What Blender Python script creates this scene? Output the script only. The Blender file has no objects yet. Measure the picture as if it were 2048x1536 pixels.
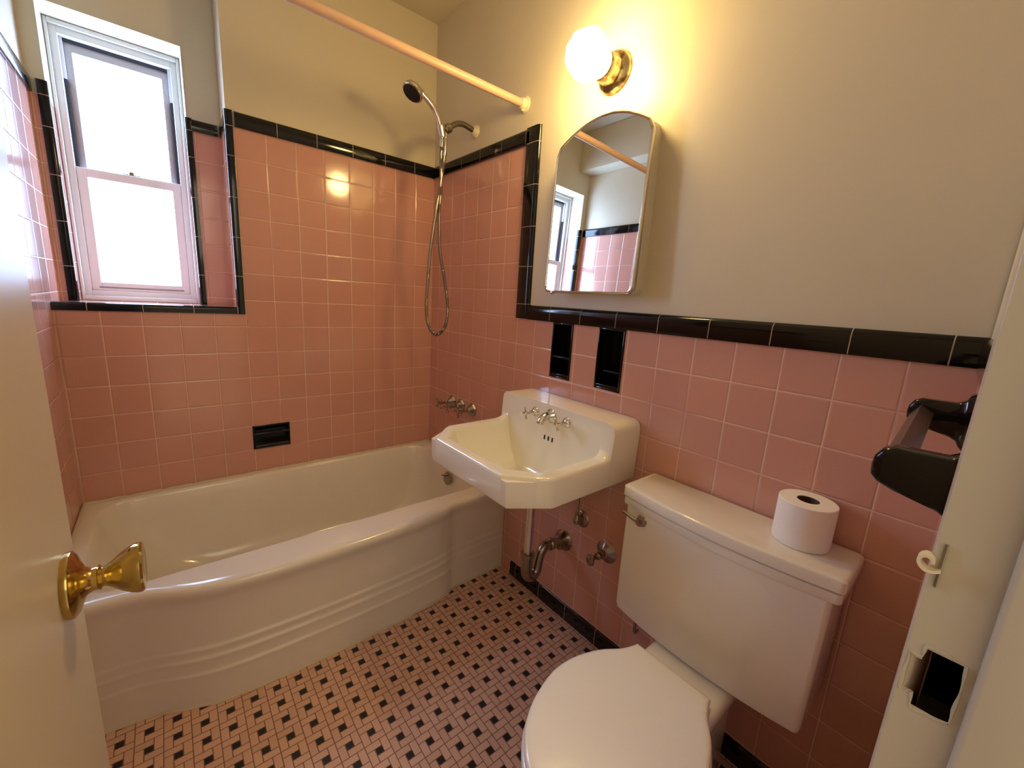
import bpy, bmesh, math, random
from mathutils import Vector, Matrix
random.seed(7)
sc = bpy.context.scene
COL = sc.collection
H = 0.403                      # tub rim height above the floor
T = 0.11                       # wall tile pitch
PI = math.pi

# ------------------------------------------------------------------ camera
cam_d = bpy.data.cameras.new('camera'); cam = bpy.data.objects.new('camera', cam_d); COL.objects.link(cam)
yaw, pitch, roll = 0.70196, -0.19995, 0.06104
f = Vector((math.sin(yaw)*math.cos(pitch), math.cos(yaw)*math.cos(pitch), math.sin(pitch)))
rt = Vector((math.cos(yaw), -math.sin(yaw), 0)); up = rt.cross(f)
r2 = rt*math.cos(roll)+up*math.sin(roll); u2 = -rt*math.sin(roll)+up*math.cos(roll)
M = Matrix((r2, u2, -f)).transposed().to_4x4(); M.translation = Vector((-1.13302, -2.06773, 0.83610+H))
cam.matrix_world = M
cam_d.sensor_width = 36; cam_d.lens = 823.006/2048*36; cam_d.clip_start = 0.01
sc.camera = cam

# ------------------------------------------------------------------ view, world, light
sc.view_settings.view_transform = 'Standard'; sc.view_settings.look = 'None'
sc.view_settings.exposure = 0.45; sc.view_settings.gamma = 1.0; sc.view_settings.use_curve_mapping = False
WIN_STR, LAMP_STR, HALL_STR = 19.0, 54.0, 0.50
w = bpy.data.worlds.new('world'); sc.world = w; w.use_nodes = True
w.node_tree.nodes['Background'].inputs[0].default_value = (1.0, 0.80, 0.54, 1)
w.node_tree.nodes['Background'].inputs[1].default_value = HALL_STR
# light of the hallway behind the open doorway
hl = bpy.data.lights.new('hallway_light', 'AREA'); hl.energy = 3.5; hl.size = 0.6; hl.shape = 'RECTANGLE'; hl.size_y = 1.0
hl.color = (1.0, 0.82, 0.62)
hlo = bpy.data.objects.new('hallway_light', hl); COL.objects.link(hlo)
hlo.location = (-1.0, -3.0, 1.9); hlo.rotation_euler = (Vector((-.6, -1.2, .6))-Vector(hlo.location)).to_track_quat('-Z', 'Y').to_euler()

# ------------------------------------------------------------------ materials
def nt(name):
    m = bpy.data.materials.new(name); m.use_nodes = True
    return m, m.node_tree, m.node_tree.nodes['Principled BSDF']
def mat(name, col, rough=.4, metal=0., coat=0., bump=0., bscale=60., spec=.5, noise=0., col2=None, nscale=8.):
    m, t, b = nt(name); N, L = t.nodes, t.links
    b.inputs['Base Color'].default_value = (*col, 1); b.inputs['Roughness'].default_value = rough
    b.inputs['Metallic'].default_value = metal; b.inputs['Coat Weight'].default_value = coat
    b.inputs['Coat Roughness'].default_value = .04; b.inputs['Specular IOR Level'].default_value = spec
    if bump or noise:
        tc = N.new('ShaderNodeTexCoord'); n = N.new('ShaderNodeTexNoise'); L.new(tc.outputs['Object'], n.inputs['Vector'])
    if bump:
        n.inputs['Scale'].default_value = bscale; n.inputs['Detail'].default_value = 3
        bp = N.new('ShaderNodeBump'); bp.inputs['Strength'].default_value = bump; bp.inputs['Distance'].default_value = .002
        L.new(n.outputs['Fac'], bp.inputs['Height']); L.new(bp.outputs[0], b.inputs['Normal'])
    if noise:
        n2 = N.new('ShaderNodeTexNoise'); L.new(tc.outputs['Object'], n2.inputs['Vector']); n2.inputs['Scale'].default_value = nscale
        cr = N.new('ShaderNodeValToRGB'); cr.color_ramp.elements[0].color = (*col, 1); cr.color_ramp.elements[1].color = (*(col2 or col), 1)
        cr.color_ramp.elements[0].position = .5-noise/2; cr.color_ramp.elements[1].position = .5+noise/2
        L.new(n2.outputs['Fac'], cr.inputs[0]); L.new(cr.outputs[0], b.inputs['Base Color'])
    return m
PAINT = mat('wall_paint', (.66, .595, .445), .42, bump=.35, bscale=14, noise=.5, col2=(.69, .625, .475), nscale=3)
CEIL = mat('ceiling_paint', (.61, .555, .41), .5, bump=.3, bscale=10)
WOODP = mat('gloss_trim_paint', (.58, .525, .42), .32, bump=.3, bscale=25)
DOORP = mat('door_paint', (.64, .555, .41), .38, bump=.3, bscale=18)
BLACK = mat('black_glazed_ceramic', (.004, .0035, .0035), .09, coat=.0, spec=.42)
BLACKM = mat('black_worn_ceramic', (.012, .009, .007), .25)
GROUT = mat('pale_grout', (.62, .50, .40), .8)
PORC = mat('white_porcelain', (.84, .81, .74), .12, coat=.5)
ENAM = mat('tub_enamel', (.84, .80, .70), .16, coat=.4, noise=.4, col2=(.80, .755, .65), nscale=2.5)
SINKM = mat('sink_porcelain', (.90, .86, .73), .10, coat=.5)
PLAS = mat('toilet_seat_plastic', (.92, .90, .87), .2, coat=.2)
CHROME = mat('chrome', (.72, .70, .66), .12, metal=1)
CHROMED = mat('aged_shaded_chrome', (.42, .37, .31), .22, metal=1, noise=.5, col2=(.30, .25, .20), nscale=40)  # aged chrome, with the brown of shaded parts put into the colour
HOSE = mat('hose_steel', (.30, .27, .23), .36, metal=1)
BRASS = mat('polished_brass', (.66, .49, .16), .14, metal=1, noise=.3, col2=(.48, .34, .11), nscale=35)
TARN = mat('tarnished_brass', (.46, .39, .24), .30, metal=1, noise=.16, col2=(.16, .11, .05), nscale=34)
VINYL = mat('window_vinyl', (.72, .72, .74), .35)
WFRAME = mat('window_frame_paint', (.68, .68, .68), .35, bump=.2, bscale=20)
DARKV = mat('dark_track', (.02, .02, .028), .5)
RODM = mat('pink_enamelled_rod', (.70, .47, .33), .4)
IVORY = mat('ivory_plastic', (.78, .70, .52), .4)
PAPER = mat('toilet_paper', (.94, .91, .89), .9, bump=.4, bscale=140)
CARD = mat('cardboard', (.10, .06, .05), .9)
RUBBER_HOLE = mat('dark_rubber_and_holes', (.01, .01, .01), .6)  # rubber nozzles, also the painted darkness of the overflow holes
DARK = mat('dark_cavity', (.012, .008, .005), .9, noise=.3, col2=(.05, .03, .01), nscale=30)
CAULK = mat('caulk', (.66, .57, .42), .6, bump=.6, bscale=60)
BARM = mat('towel_bar_ceramic', (.075, .055, .045), .28)
MIRROR = mat('mirror_glass', (.80, .80, .78), .0, metal=1)
HOSE_N = HOSE.node_tree
def mm(t, op, a, b=None, c=None):
    n = t.nodes.new('ShaderNodeMath'); n.operation = op
    for i, x in enumerate((a, b, c)):
        if x is None: continue
        if isinstance(x, (int, float)): n.inputs[i].default_value = x
        else: t.links.new(x, n.inputs[i])
    return n.outputs[0]
def ramp(t, x, a, b):
    n = t.nodes.new('ShaderNodeMapRange'); n.interpolation_type = 'SMOOTHSTEP'
    t.links.new(x, n.inputs[0]); n.inputs[1].default_value = a; n.inputs[2].default_value = b
    return n.outputs[0]
def mixc(t, fac, a, b, mode='MIX'):
    n = t.nodes.new('ShaderNodeMix'); n.data_type = 'RGBA'; n.blend_type = mode
    if isinstance(fac, (int, float)): n.inputs[0].default_value = fac
    else: t.links.new(fac, n.inputs[0])
    for i, x in ((6, a), (7, b)):
        if isinstance(x, tuple): n.inputs[i].default_value = (*x, 1)
        else: t.links.new(x, n.inputs[i])
    return n.outputs[2]
def tile_mat(name, au, ou, av, ov, base=(.67, .345, .27)):
    """glazed 4 1/4 inch wall tile: axis au/av are world axes, ou/ov a joint position"""
    m, t, b = nt(name); N, L = t.nodes, t.links
    geo = N.new('ShaderNodeNewGeometry'); sp = N.new('ShaderNodeSeparateXYZ'); L.new(geo.outputs['Position'], sp.inputs[0])
    U = mm(t, 'DIVIDE', mm(t, 'SUBTRACT', sp.outputs[au], ou), T); V = mm(t, 'DIVIDE', mm(t, 'SUBTRACT', sp.outputs[av], ov), T)
    def edge(x):
        fr = mm(t, 'FRACT', x); return mm(t, 'MINIMUM', fr, mm(t, 'SUBTRACT', 1.0, fr))
    nz = N.new('ShaderNodeTexNoise'); nz.inputs['Scale'].default_value = 3.1; nz.inputs['Detail'].default_value = 2
    L.new(geo.outputs['Position'], nz.inputs['Vector'])
    nb = N.new('ShaderNodeTexNoise'); nb.inputs['Scale'].default_value = 60; L.new(geo.outputs['Position'], nb.inputs['Vector'])
    d = mm(t, 'MINIMUM', edge(U), edge(V))
    dn = mm(t, 'ADD', d, mm(t, 'MULTIPLY', mm(t, 'SUBTRACT', nb.outputs['Fac'], .5), .006))
    g = mm(t, 'SUBTRACT', 1.0, ramp(t, dn, .0065, .0125))
    vis = ramp(t, nz.outputs['Fac'], .28, .5)
    # per tile random shade
    cb = N.new('ShaderNodeCombineXYZ'); L.new(mm(t, 'FLOOR', U), cb.inputs[0]); L.new(mm(t, 'FLOOR', V), cb.inputs[1])
    wn = N.new('ShaderNodeTexWhiteNoise'); wn.noise_dimensions = '2D'; L.new(cb.outputs[0], wn.inputs[0])
    c1 = mixc(t, wn.outputs['Value'], base, (base[0]*.93, base[1]*.95, base[2]*.97))
    gc = mixc(t, vis, (base[0]*.72, base[1]*.78, base[2]*.78), (.84, .62, .48))
    L.new(mixc(t, g, c1, gc), b.inputs['Base Color'])
    rg = mm(t, 'ADD', .13, mm(t, 'MULTIPLY', g, .5)); L.new(rg, b.inputs['Roughness'])
    hh = mm(t, 'ADD', ramp(t, d, .004, .045), mm(t, 'MULTIPLY', nz.outputs['Fac'], .0))
    wav = N.new('ShaderNodeTexNoise'); wav.inputs['Scale'].default_value = 22; L.new(geo.outputs['Position'], wav.inputs['Vector'])
    hh = mm(t, 'ADD', hh, mm(t, 'MULTIPLY', wav.outputs['Fac'], .16))
    bp = N.new('ShaderNodeBump'); bp.inputs['Strength'].default_value = .55; bp.inputs['Distance'].default_value = .0016
    L.new(hh, bp.inputs['Height'])
    # slight tilt of every single tile
    vm = N.new('ShaderNodeVectorMath'); vm.operation = 'SUBTRACT'; L.new(wn.outputs['Color'], vm.inputs[0]); vm.inputs[1].default_value = (.5, .5, .5)
    vs = N.new('ShaderNodeVectorMath'); vs.operation = 'SCALE'; L.new(vm.outputs[0], vs.inputs[0]); vs.inputs['Scale'].default_value = .018
    va = N.new('ShaderNodeVectorMath'); va.operation = 'ADD'; L.new(bp.outputs[0], va.inputs[0]); L.new(vs.outputs[0], va.inputs[1])
    vn = N.new('ShaderNodeVectorMath'); vn.operation = 'NORMALIZE'; L.new(va.outputs[0], vn.inputs[0])
    L.new(vn.outputs[0], b.inputs['Normal'])
    b.inputs['Coat Weight'].default_value = .25; b.inputs['Coat Roughness'].default_value = .05
    return m
TW = tile_mat('pink_tile_right_wall', 1, -.0795, 2, H)
TB = tile_mat('pink_tile_back_wall', 0, .0056, 2, H)
TL = tile_mat('pink_tile_left_wall', 1, .035, 2, H)
TS = tile_mat('pink_tile_sill', 0, -1.048, 1, .09)
TE = tile_mat('pink_tile_entry_wall', 0, -.02, 2, H)
def floor_mat():
    m, t, b = nt('pinwheel_mosaic'); N, L = t.nodes, t.links
    geo = N.new('ShaderNodeNewGeometry'); sp = N.new('ShaderNodeSeparateXYZ'); L.new(geo.outputs['Position'], sp.inputs[0])
    S = .0203
    # block coordinates in units; dot occupies the middle cell [1,2]x[1,2]
    X = mm(t, 'DIVIDE', mm(t, 'SUBTRACT', sp.outputs[0], -.838-1.5*S), S)
    Y = mm(t, 'DIVIDE', mm(t, 'SUBTRACT', sp.outputs[1], -.8085-1.5*S*1.008), S*1.008)
    x = mm(t, 'FLOORED_MODULO', X, 3.0); y = mm(t, 'FLOORED_MODULO', Y, 3.0)
    lt = lambda a, c: mm(t, 'LESS_THAN', a, c)
    gt = lambda a, c: mm(t, 'GREATER_THAN', a, c)
    AND = lambda *a: a[0] if len(a) == 1 else mm(t, 'MULTIPLY', a[0], AND(*a[1:]))
    # rectangles (x0,x1,y0,y1): top-left, right-top, bottom-right, left-bottom, dot
    R = [(0, 2, 2, 3), (2, 3, 1, 3), (1, 3, 0, 1), (0, 1, 0, 2), (1, 2, 1, 2)]
    dist = None; rid = None; dot = None
    for i, (a, c, e, h) in enumerate(R):
        ins = AND(gt(x, a-1e-4), lt(x, c), gt(y, e-1e-4), lt(y, h))
        dd = mm(t, 'MINIMUM', mm(t, 'MINIMUM', mm(t, 'SUBTRACT', x, a), mm(t, 'SUBTRACT', c, x)),
                mm(t, 'MINIMUM', mm(t, 'SUBTRACT', y, e), mm(t, 'SUBTRACT', h, y)))
        term = mm(t, 'MULTIPLY', ins, dd); dist = term if dist is None else mm(t, 'ADD', dist, term)
        r_ = mm(t, 'MULTIPLY', ins, float(i)); rid = r_ if rid is None else mm(t, 'ADD', rid, r_)
        if i == 4: dot = ins
    cb = N.new('ShaderNodeCombineXYZ'); L.new(mm(t, 'FLOOR', mm(t, 'DIVIDE', X, 3.)), cb.inputs[0])
    L.new(mm(t, 'FLOOR', mm(t, 'DIVIDE', Y, 3.)), cb.inputs[1]); L.new(rid, cb.inputs[2])
    wn = N.new('ShaderNodeTexWhiteNoise'); L.new(cb.outputs[0], wn.inputs[0])
    pink = mixc(t, wn.outputs['Value'], (.74, .48, .36), (.66, .42, .31))
    c = mixc(t, dot, pink, (.010, .009, .010))
    g = mm(t, 'SUBTRACT', 1.0, ramp(t, dist, .035, .075))
    nz = N.new('ShaderNodeTexNoise'); nz.inputs['Scale'].default_value = 5; L.new(geo.outputs['Position'], nz.inputs['Vector'])
    gc = mixc(t, nz.outputs['Fac'], (.19, .085, .06), (.26, .13, .10))
    L.new(mixc(t, g, c, gc), b.inputs['Base Color'])
    L.new(mm(t, 'ADD', .38, mm(t, 'MULTIPLY', g, .4)), b.inputs['Roughness'])
    bp = N.new('ShaderNodeBump'); bp.inputs['Strength'].default_value = .5; bp.inputs['Distance'].default_value = .001
    L.new(ramp(t, dist, .02, .12), bp.inputs['Height']); L.new(bp.outputs[0], b.inputs['Normal'])
    return m
FLOORM = floor_mat()
def emis(name, col, strength, c2=None, s2=None, scale=4, obj=True):
    m = bpy.data.materials.new(name); m.use_nodes = True; t = m.node_tree
    b = t.nodes['Principled BSDF']; b.inputs['Base Color'].default_value = (.8, .8, .8, 1); b.inputs['Roughness'].default_value = .3
    b.inputs['Emission Color'].default_value = (*col, 1); b.inputs['Emission Strength'].default_value = strength
    if c2:
        geo = t.nodes.new('ShaderNodeTexCoord'); n = t.nodes.new('ShaderNodeTexNoise'); t.links.new(geo.outputs['Object'], n.inputs['Vector'])
        n.inputs['Scale'].default_value = scale; n.inputs['Detail'].default_value = 1
        t.links.new(mixc(t, ramp(t, n.outputs['Fac'], .35, .65), col, c2), b.inputs['Emission Color'])
    return m
PANE1 = emis('frosted_pane_daylight', (.42, .62, 1.0), WIN_STR, (.38, .56, .9), scale=5)
PANE2 = emis('frosted_pane_daylight_low', (.44, .64, 1.0), WIN_STR)
GLOBE = emis('lit_opal_glass', (1.0, .68, .25), LAMP_STR)

# ------------------------------------------------------------------ building helpers
ORI = {}
def link(name, me, m, parent=None, loc=(0, 0, 0)):
    o = bpy.data.objects.new(name, me); COL.objects.link(o)
    for x in (m if isinstance(m, (list, tuple)) else [m]): me.materials.append(x)
    if parent is not None:
        root = parent
        while root.parent: root = root.parent
        org = ORI[root.name]; me.transform(Matrix.Translation(-org)); o.parent = parent
    else:
        org = Vector(loc); me.transform(Matrix.Translation(-org)); o.location = org; ORI[o.name] = org
    return o
def obj(name, bm, m, parent=None, loc=(0, 0, 0), smooth=35, label=None):
    bmesh.ops.recalc_face_normals(bm, faces=bm.faces)
    me = bpy.data.meshes.new(name); bm.to_mesh(me); bm.free()
    if smooth:
        for p in me.polygons: p.use_smooth = True
        me.set_sharp_from_angle(angle=math.radians(smooth))
    o = link(name, me, m, parent, loc)
    if label: o['label'] = label
    return o
def tag(o, label, cat, group=None, kind=None):
    o['label'] = label; o['category'] = cat
    if group: o['group'] = group
    if kind: o['kind'] = kind
    return o
def thing(name, loc, label, cat, group=None, kind=None):
    o = bpy.data.objects.new(name, None); COL.objects.link(o); o.location = loc; o.empty_display_size = .05
    ORI[o.name] = Vector(loc); return tag(o, label, cat, group, kind)
def nb(): return bmesh.new()
def box(bm, x0, x1, y0, y1, z0, z1, bev=0, seg=2, mi=0):
    x0, x1 = sorted((x0, x1)); y0, y1 = sorted((y0, y1)); z0, z1 = sorted((z0, z1))
    vs = [bm.verts.new((x, y, z)) for x in (x0, x1) for y in (y0, y1) for z in (z0, z1)]
    fs = [bm.faces.new([vs[i] for i in q]) for q in ((0, 1, 3, 2), (4, 6, 7, 5), (0, 4, 5, 1), (2, 3, 7, 6), (0, 2, 6, 4), (1, 5, 7, 3))]
    for q in fs: q.material_index = mi
    if bev:
        es = list({e for q in fs for e in q.edges})
        bmesh.ops.bevel(bm, geom=es, offset=bev, segments=seg, profile=.5, affect='EDGES')
    return vs
def rings(bm, rs, closed=True, cap0=False, cap1=False, mi=0):
    """loft a list of rings (lists of points) into quads"""
    R = [[bm.verts.new(p) for p in r] for r in rs]
    n = len(R[0])
    for a, b in zip(R, R[1:]):
        for i in range(n if closed else n-1):
            j = (i+1) % n
            q = bm.faces.new((a[i], a[j], b[j], b[i])); q.material_index = mi
    if cap0: bm.faces.new(R[0]).material_index = mi
    if cap1: bm.faces.new(list(reversed(R[-1]))).material_index = mi
    return R
def basis(ax):
    ax = Vector(ax).normalized(); t = Vector((0, 0, 1)) if abs(ax.z) < .9 else Vector((1, 0, 0))
    u = ax.cross(t).normalized(); return ax, u, ax.cross(u)
def lathe(bm, org, ax, prof, n=32, sy=1.0, mi=0, caps=True, rot=0):
    """prof: list of (distance along axis, radius)"""
    ax, u, v = basis(ax); org = Vector(org)
    rs = [[org+ax*d+(u*math.cos(2*PI*i/n+rot)+v*math.sin(2*PI*i/n+rot)*sy)*max(r, 1e-4) for i in range(n)] for d, r in prof]
    return rings(bm, rs, True, caps, caps, mi)
def smooth_path(pts, k=8):
    P = [Vector(p) for p in pts]; P = [P[0]*2-P[1]]+P+[P[-1]*2-P[-2]]; out = []
    for i in range(1, len(P)-2):
        for s in range(k):
            t = s/k; a, b, c, d = P[i-1:i+3]
            out.append(.5*((2*b)+(c-a)*t+(2*a-5*b+4*c-d)*t*t+(3*b-a-3*c+d)*t**3))
    out.append(P[-2]); return out
def tube(bm, pts, r, n=14, caps=True, mi=0, sect=None):
    P = [Vector(p) for p in pts]; rs = []; u = None
    for i, p in enumerate(P):
        d = (P[min(i+1, len(P)-1)]-P[max(i-1, 0)]).normalized()
        if u is None: _, u, _ = basis(d)
        u = (u-d*u.dot(d)).normalized(); v = d.cross(u)
        rr = r(i/(len(P)-1)) if callable(r) else r
        rs.append([p+(u*math.cos(2*PI*k/n)+v*math.sin(2*PI*k/n))*rr for k in range(n)])
    return rings(bm, rs, True, caps, caps, mi)
def sphere(bm, c, r, sx=1, sy=1, sz=1, n=16):
    mtx = Matrix.Translation(c) @ Matrix.Diagonal((sx, sy, sz, 1))
    bmesh.ops.create_uvsphere(bm, u_segments=n*2, v_segments=n, radius=r, matrix=mtx)
def cells(bm, us, vs, P, hole=None, mi=None):
    """flat panel on a grid of breakpoints; P(u,v)->point; hole(uc,vc)->bool; mi(uc,vc)->material index"""
    us, vs = sorted(set(us)), sorted(set(vs)); V = {}
    def g(i, j):
        if (i, j) not in V: V[i, j] = bm.verts.new(P(us[i], vs[j]))
        return V[i, j]
    for i in range(len(us)-1):
        for j in range(len(vs)-1):
            uc, vc = (us[i]+us[i+1])/2, (vs[j]+vs[j+1])/2
            if hole and hole(uc, vc): continue
            q = bm.faces.new((g(i, j), g(i+1, j), g(i+1, j+1), g(i, j+1)))
            if mi: q.material_index = mi(uc, vc)
def raw(name, bm, m, loc=(0, 0, 0)):
    me = bpy.data.meshes.new(name); bm.to_mesh(me); bm.free(); return link(name, me, m, None, loc)
Z = lambda z: z+H
CEILZ = Z(2.133)
def ins(u, v, r): return r[0] < u < r[1] and r[2] < v < r[3]

# ------------------------------------------------------------------ room shell
XL, XR0, YR = -1.43, -.897, .20          # left wall, recess side, recess back
NX0, NX1, NZ0, NZ1, NY = -1.388, -1.008, Z(.735), Z(1.725), .40   # window niche
bm = nb(); box(bm, XL-.15, .15, -2.35, .6, -.1, 0)
tag(obj('floor', bm, FLOORM, smooth=0), 'pink floor mosaic with small black squares in a pinwheel pattern', 'floor', kind='structure')
bm = nb(); box(bm, XL-.15, .15, -2.35, .6, CEILZ, CEILZ+.1)
tag(obj('ceiling', bm, CEIL, smooth=0), 'plain cream ceiling above the shower', 'ceiling', kind='structure')
# right (wet) wall: painted plane 5 mm behind the tile face
P1 = (-1.0545, -.9515, Z(.556), Z(.765)); P2 = (-1.2795, -1.1725, Z(.556), Z(.765))
TOPZ, WZ, SY = Z(1.43), Z(.765), -.735
bm = nb()
tiled = lambda u, v: (v < TOPZ and 0 > u > SY) or v < WZ
ho = lambda u, v: ins(u, v, P1) or ins(u, v, P2)
us = [0.0, 0.006, SY, -2.20]+[P1[0], P1[1], P2[0], P2[1]]; vs = [0, WZ, TOPZ, CEILZ, P1[2]]
cells(bm, us, vs, lambda u, v: (0.0, u, v), hole=lambda u, v: ho(u, v) or not tiled(u, v), mi=lambda u, v: 0)
cells(bm, us, vs, lambda u, v: (0.005, u, v), hole=lambda u, v: ho(u, v) or tiled(u, v), mi=lambda u, v: 1)
box(bm, .085, .15, -2.2, .0, 0, CEILZ, mi=1)
for p in (P1, P2):                        # sides of the wall openings
    for a, b, c, d in ((p[0], p[0], p[2], p[3]), (p[1], p[1], p[2], p[3]), (p[0], p[1], p[2], p[2]), (p[0], p[1], p[3], p[3])):
        vv = [bm.verts.new(q) for q in ((0, a, c), (.085, a, c), (.085, b, d), (0, b, d))]
        bm.faces.new(vv).material_index = 1
tag(raw('wall_right', bm, [TW, PAINT]), 'wall of the sink and toilet, pink tile below and cream paint above', 'wall', kind='structure')
# back wall with the window recess
bm = nb(); SZ = Z(.735)
xs = [XL, XR0, 0.0]
SD = (-.8795, -.7305, Z(.1105), Z(.2195))
cells(bm, xs+[SD[0], SD[1]], [0, SD[2], SD[3], SZ, TOPZ, CEILZ], lambda u, v: (u, 0.0, v), hole=lambda u, v: (u < XR0 and v > SZ) or v > TOPZ or ins(u, v, SD), mi=lambda u, v: 0)
cells(bm, [XR0, 0.006], [TOPZ, CEILZ], lambda u, v: (u, .005, v), mi=lambda u, v: 1)
cells(bm, [0, YR], [SZ, TOPZ], lambda u, v: (XR0, u, v), mi=lambda u, v: 3)
cells(bm, [0.005, YR], [TOPZ, CEILZ], lambda u, v: (XR0+.004, u, v), mi=lambda u, v: 1)
cells(bm, [XL, NX0, NX1, XR0], [SZ, TOPZ], lambda u, v: (u, YR, v), hole=lambda u, v: ins(u, v, (NX0, NX1, 0, 9)), mi=lambda u, v: 0)
cells(bm, [XL-.006, NX0, NX1, XR0+.004], [TOPZ, NZ1, CEILZ], lambda u, v: (u, YR+.004, v), hole=lambda u, v: ins(u, v, (NX0, NX1, 0, NZ1)), mi=lambda u, v: 1)
for X in (NX0, NX1):
    cells(bm, [YR, NY], [SZ, TOPZ, NZ1], lambda u, v: (X, u, v), mi=lambda u, v: 3 if v < TOPZ else 1)
cells(bm, [NX0, NX1], [YR, NY], lambda u, v: (u, v, NZ1), mi=lambda u, v: 1)
cells(bm, [XL, NX0, NX1, XR0], [0, YR, NY], lambda u, v: (u, v, SZ), hole=lambda u, v: v > YR and not NX0 < u < NX1, mi=lambda u, v: 2)
box(bm, XR0+.005, .15, .06, .16, 0, CEILZ, mi=1); box(bm, XL-.15, .15, NY, NY+.02, 0, NZ0, mi=1)
box(bm, XL-.15, NX0, NY, NY+.02, NZ0, NZ1, mi=1); box(bm, NX1, .15, NY, NY+.02, NZ0, NZ1, mi=1); box(bm, XL-.15, .15, NY, NY+.02, NZ1, CEILZ, mi=1)
tag(raw('wall_back', bm, [TB, PAINT, TS, TL]), 'wall behind the bathtub with the tiled window recess', 'wall', kind='structure')
# left wall
bm = nb(); LY = -.80
cells(bm, [YR, LY, -2.3], [0, WZ, TOPZ], lambda u, v: (XL, u, v), hole=lambda u, v: v > WZ and u < LY, mi=lambda u, v: 0)
cells(bm, [YR+.005, LY, -2.3], [WZ, TOPZ, CEILZ], lambda u, v: (XL-.005, u, v), hole=lambda u, v: v < TOPZ and u > LY, mi=lambda u, v: 1)
box(bm, XL-.15, XL-.02, -2.3, NY, 0, CEILZ, mi=1)
tag(raw('wall_left', bm, [TL, PAINT]), 'wall at the foot of the tub, mostly hidden by the open door', 'wall', kind='structure')
# entry wall: slightly out of square, door opening DX0..DX1
DX0, DX1, DH = -1.253, -.645, 2.06
ey = lambda x: -2.046+.048*x
bm = nb()
cells(bm, [XL, DX0, DX1, 0], [0, WZ, DH, CEILZ], lambda u, v: (u, ey(u)+(0 if v <= WZ else 0), v), hole=lambda u, v: ins(u, v, (DX0, DX1, -1, DH)), mi=lambda u, v: 0 if v < WZ else 1)
cells(bm, [XL-.15, DX0, DX1, .15], [0, DH, CEILZ], lambda u, v: (u, -2.20, v), hole=lambda u, v: ins(u, v, (DX0, DX1, -1, DH)), mi=lambda u, v: 1)
for X in (DX0, DX1):
    if X == DX0: cells(bm, [ey(X), -2.20], [0, DH], lambda u, v: (X, u, v), mi=lambda u, v: 1)
    else: cells(bm, [ey(X), -2.20], [0, DH], lambda u, v: (X+.03, u, v), mi=lambda u, v: 1)
cells(bm, [DX0, DX1], [ey(DX0), -2.20], lambda u, v: (u, v, DH), mi=lambda u, v: 1)
tag(raw('wall_front', bm, [TE, PAINT]), 'wall of the doorway with pink tile, holding the towel bar', 'wall', kind='structure')
# boxed soffit over the left wall
bm = nb(); box(bm, XL-.004, -1.31, -2.07, .203, Z(1.87), CEILZ, bev=.006)
tag(obj('trim_1', bm, PAINT), 'boxed white soffit along the top of the left wall, seen in the mirror', 'soffit', kind='structure')

# ------------------------------------------------------------------ black bullnose trims
def run(name, org, L, A, B, prof, joints, label, mats=None, ends=(0, 0)):
    """tiles with profile (a,b) on axes A,B extruded along L between joints; thin grout core between them"""
    org, L, A, B = Vector(org), Vector(L), Vector(A), Vector(B)
    bm = nb(); j = sorted(joints)
    for s, e in zip(j, j[1:]):
        s2, e2 = s+.0011, e-.0011; c = .0012
        rs = []
        ca = sum(p[0] for p in prof)/len(prof); cb = sum(p[1] for p in prof)/len(prof)
        for d, k in ((s2, 1), (e2, 1)):
            rs.append([org+L*d+A*(ca+(a-ca)*(1-(1-k)*.5))+B*(cb+(b-cb)*(1-(1-k)*.5)) for a, b in prof])
        rings(bm, rs, True, True, True, 0)
    ca = sum(p[0] for p in prof)/len(prof); cb = sum(p[1] for p in prof)/len(prof)
    rings(bm, [[org+L*d+A*(ca+(a-ca)*.955)+B*(cb+(b-cb)*.92) for a, b in prof] for d in (j[0]+.0005, j[-1]-.0005)], True, True, True, 1)
    o = obj(name, bm, mats or [BLACK, GROUT], loc=org, smooth=50)
    return tag(o, label, 'tile trim', kind='structure')
def bull(h, t=.009, back=-.012, r=None):
    r = r or t+.006
    p = [(0, back), (0, t*.9), (.0015, t)]
    for k in range(0, 7):
        a = PI/2*k/6; p.append((h-r+r*math.sin(a), t-r+r*math.cos(a) if t-r+r*math.cos(a) > back else back))
    p.append((h, back)); return p
CB = bull(.057)
JL = lambda a, b, first, step=.1525: [a]+[first+i*step for i in range(60) if a < first+i*step-.004 and first+i*step+.004 < b]+[b]
XA, YA, ZA = (1, 0, 0), (0, 1, 0), (0, 0, 1)
nX, nY, nZ = (-1, 0, 0), (0, -1, 0), (0, 0, -1)
run('trim_2', (0, 0, TOPZ), nY, ZA, nX, CB, JL(.004, .752, .12), 'black bullnose cap on the shower wall above the taps')
run('trim_3', (0, 0, TOPZ), nX, ZA, nY, CB, JL(.004, .872, .115), 'long black bullnose cap along the wall above the bathtub')
sp = bull(.072)
run('trim_4', (0, SY, Z(.765)), ZA, nY, nX, sp, [0, .06, .208, .36, .513, .664, .722], 'vertical black bullnose strip beside the mirror')
run('trim_5', (0, 0, WZ), nY, ZA, nX, CB, JL(.808, 2.046, .935), 'black bullnose cap above the pink tiles behind sink and toilet')
cr = .011                                  # rounded outside corners of the recess
def corner(w1, w2, t=.006):
    p = [(-w1, -.006), (-w1, t)]
    for k in range(0, 9):
        a = PI/2*k/8; p.append((t-cr+cr*math.sin(a), t-cr+cr*math.cos(a)))
    p += [(t, -w2), (-.006, -w2), (-.006, -.006)]
    return p
run('trim_6', (XR0, 0, SZ-.024), ZA, nX, nY, corner(.020, .03), [0]+[.003+.1525*i+.0 for i in range(1, 6)][:4]+[.612, .719, .776][:3], 'vertical black corner trim at the right edge of the window recess')
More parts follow.
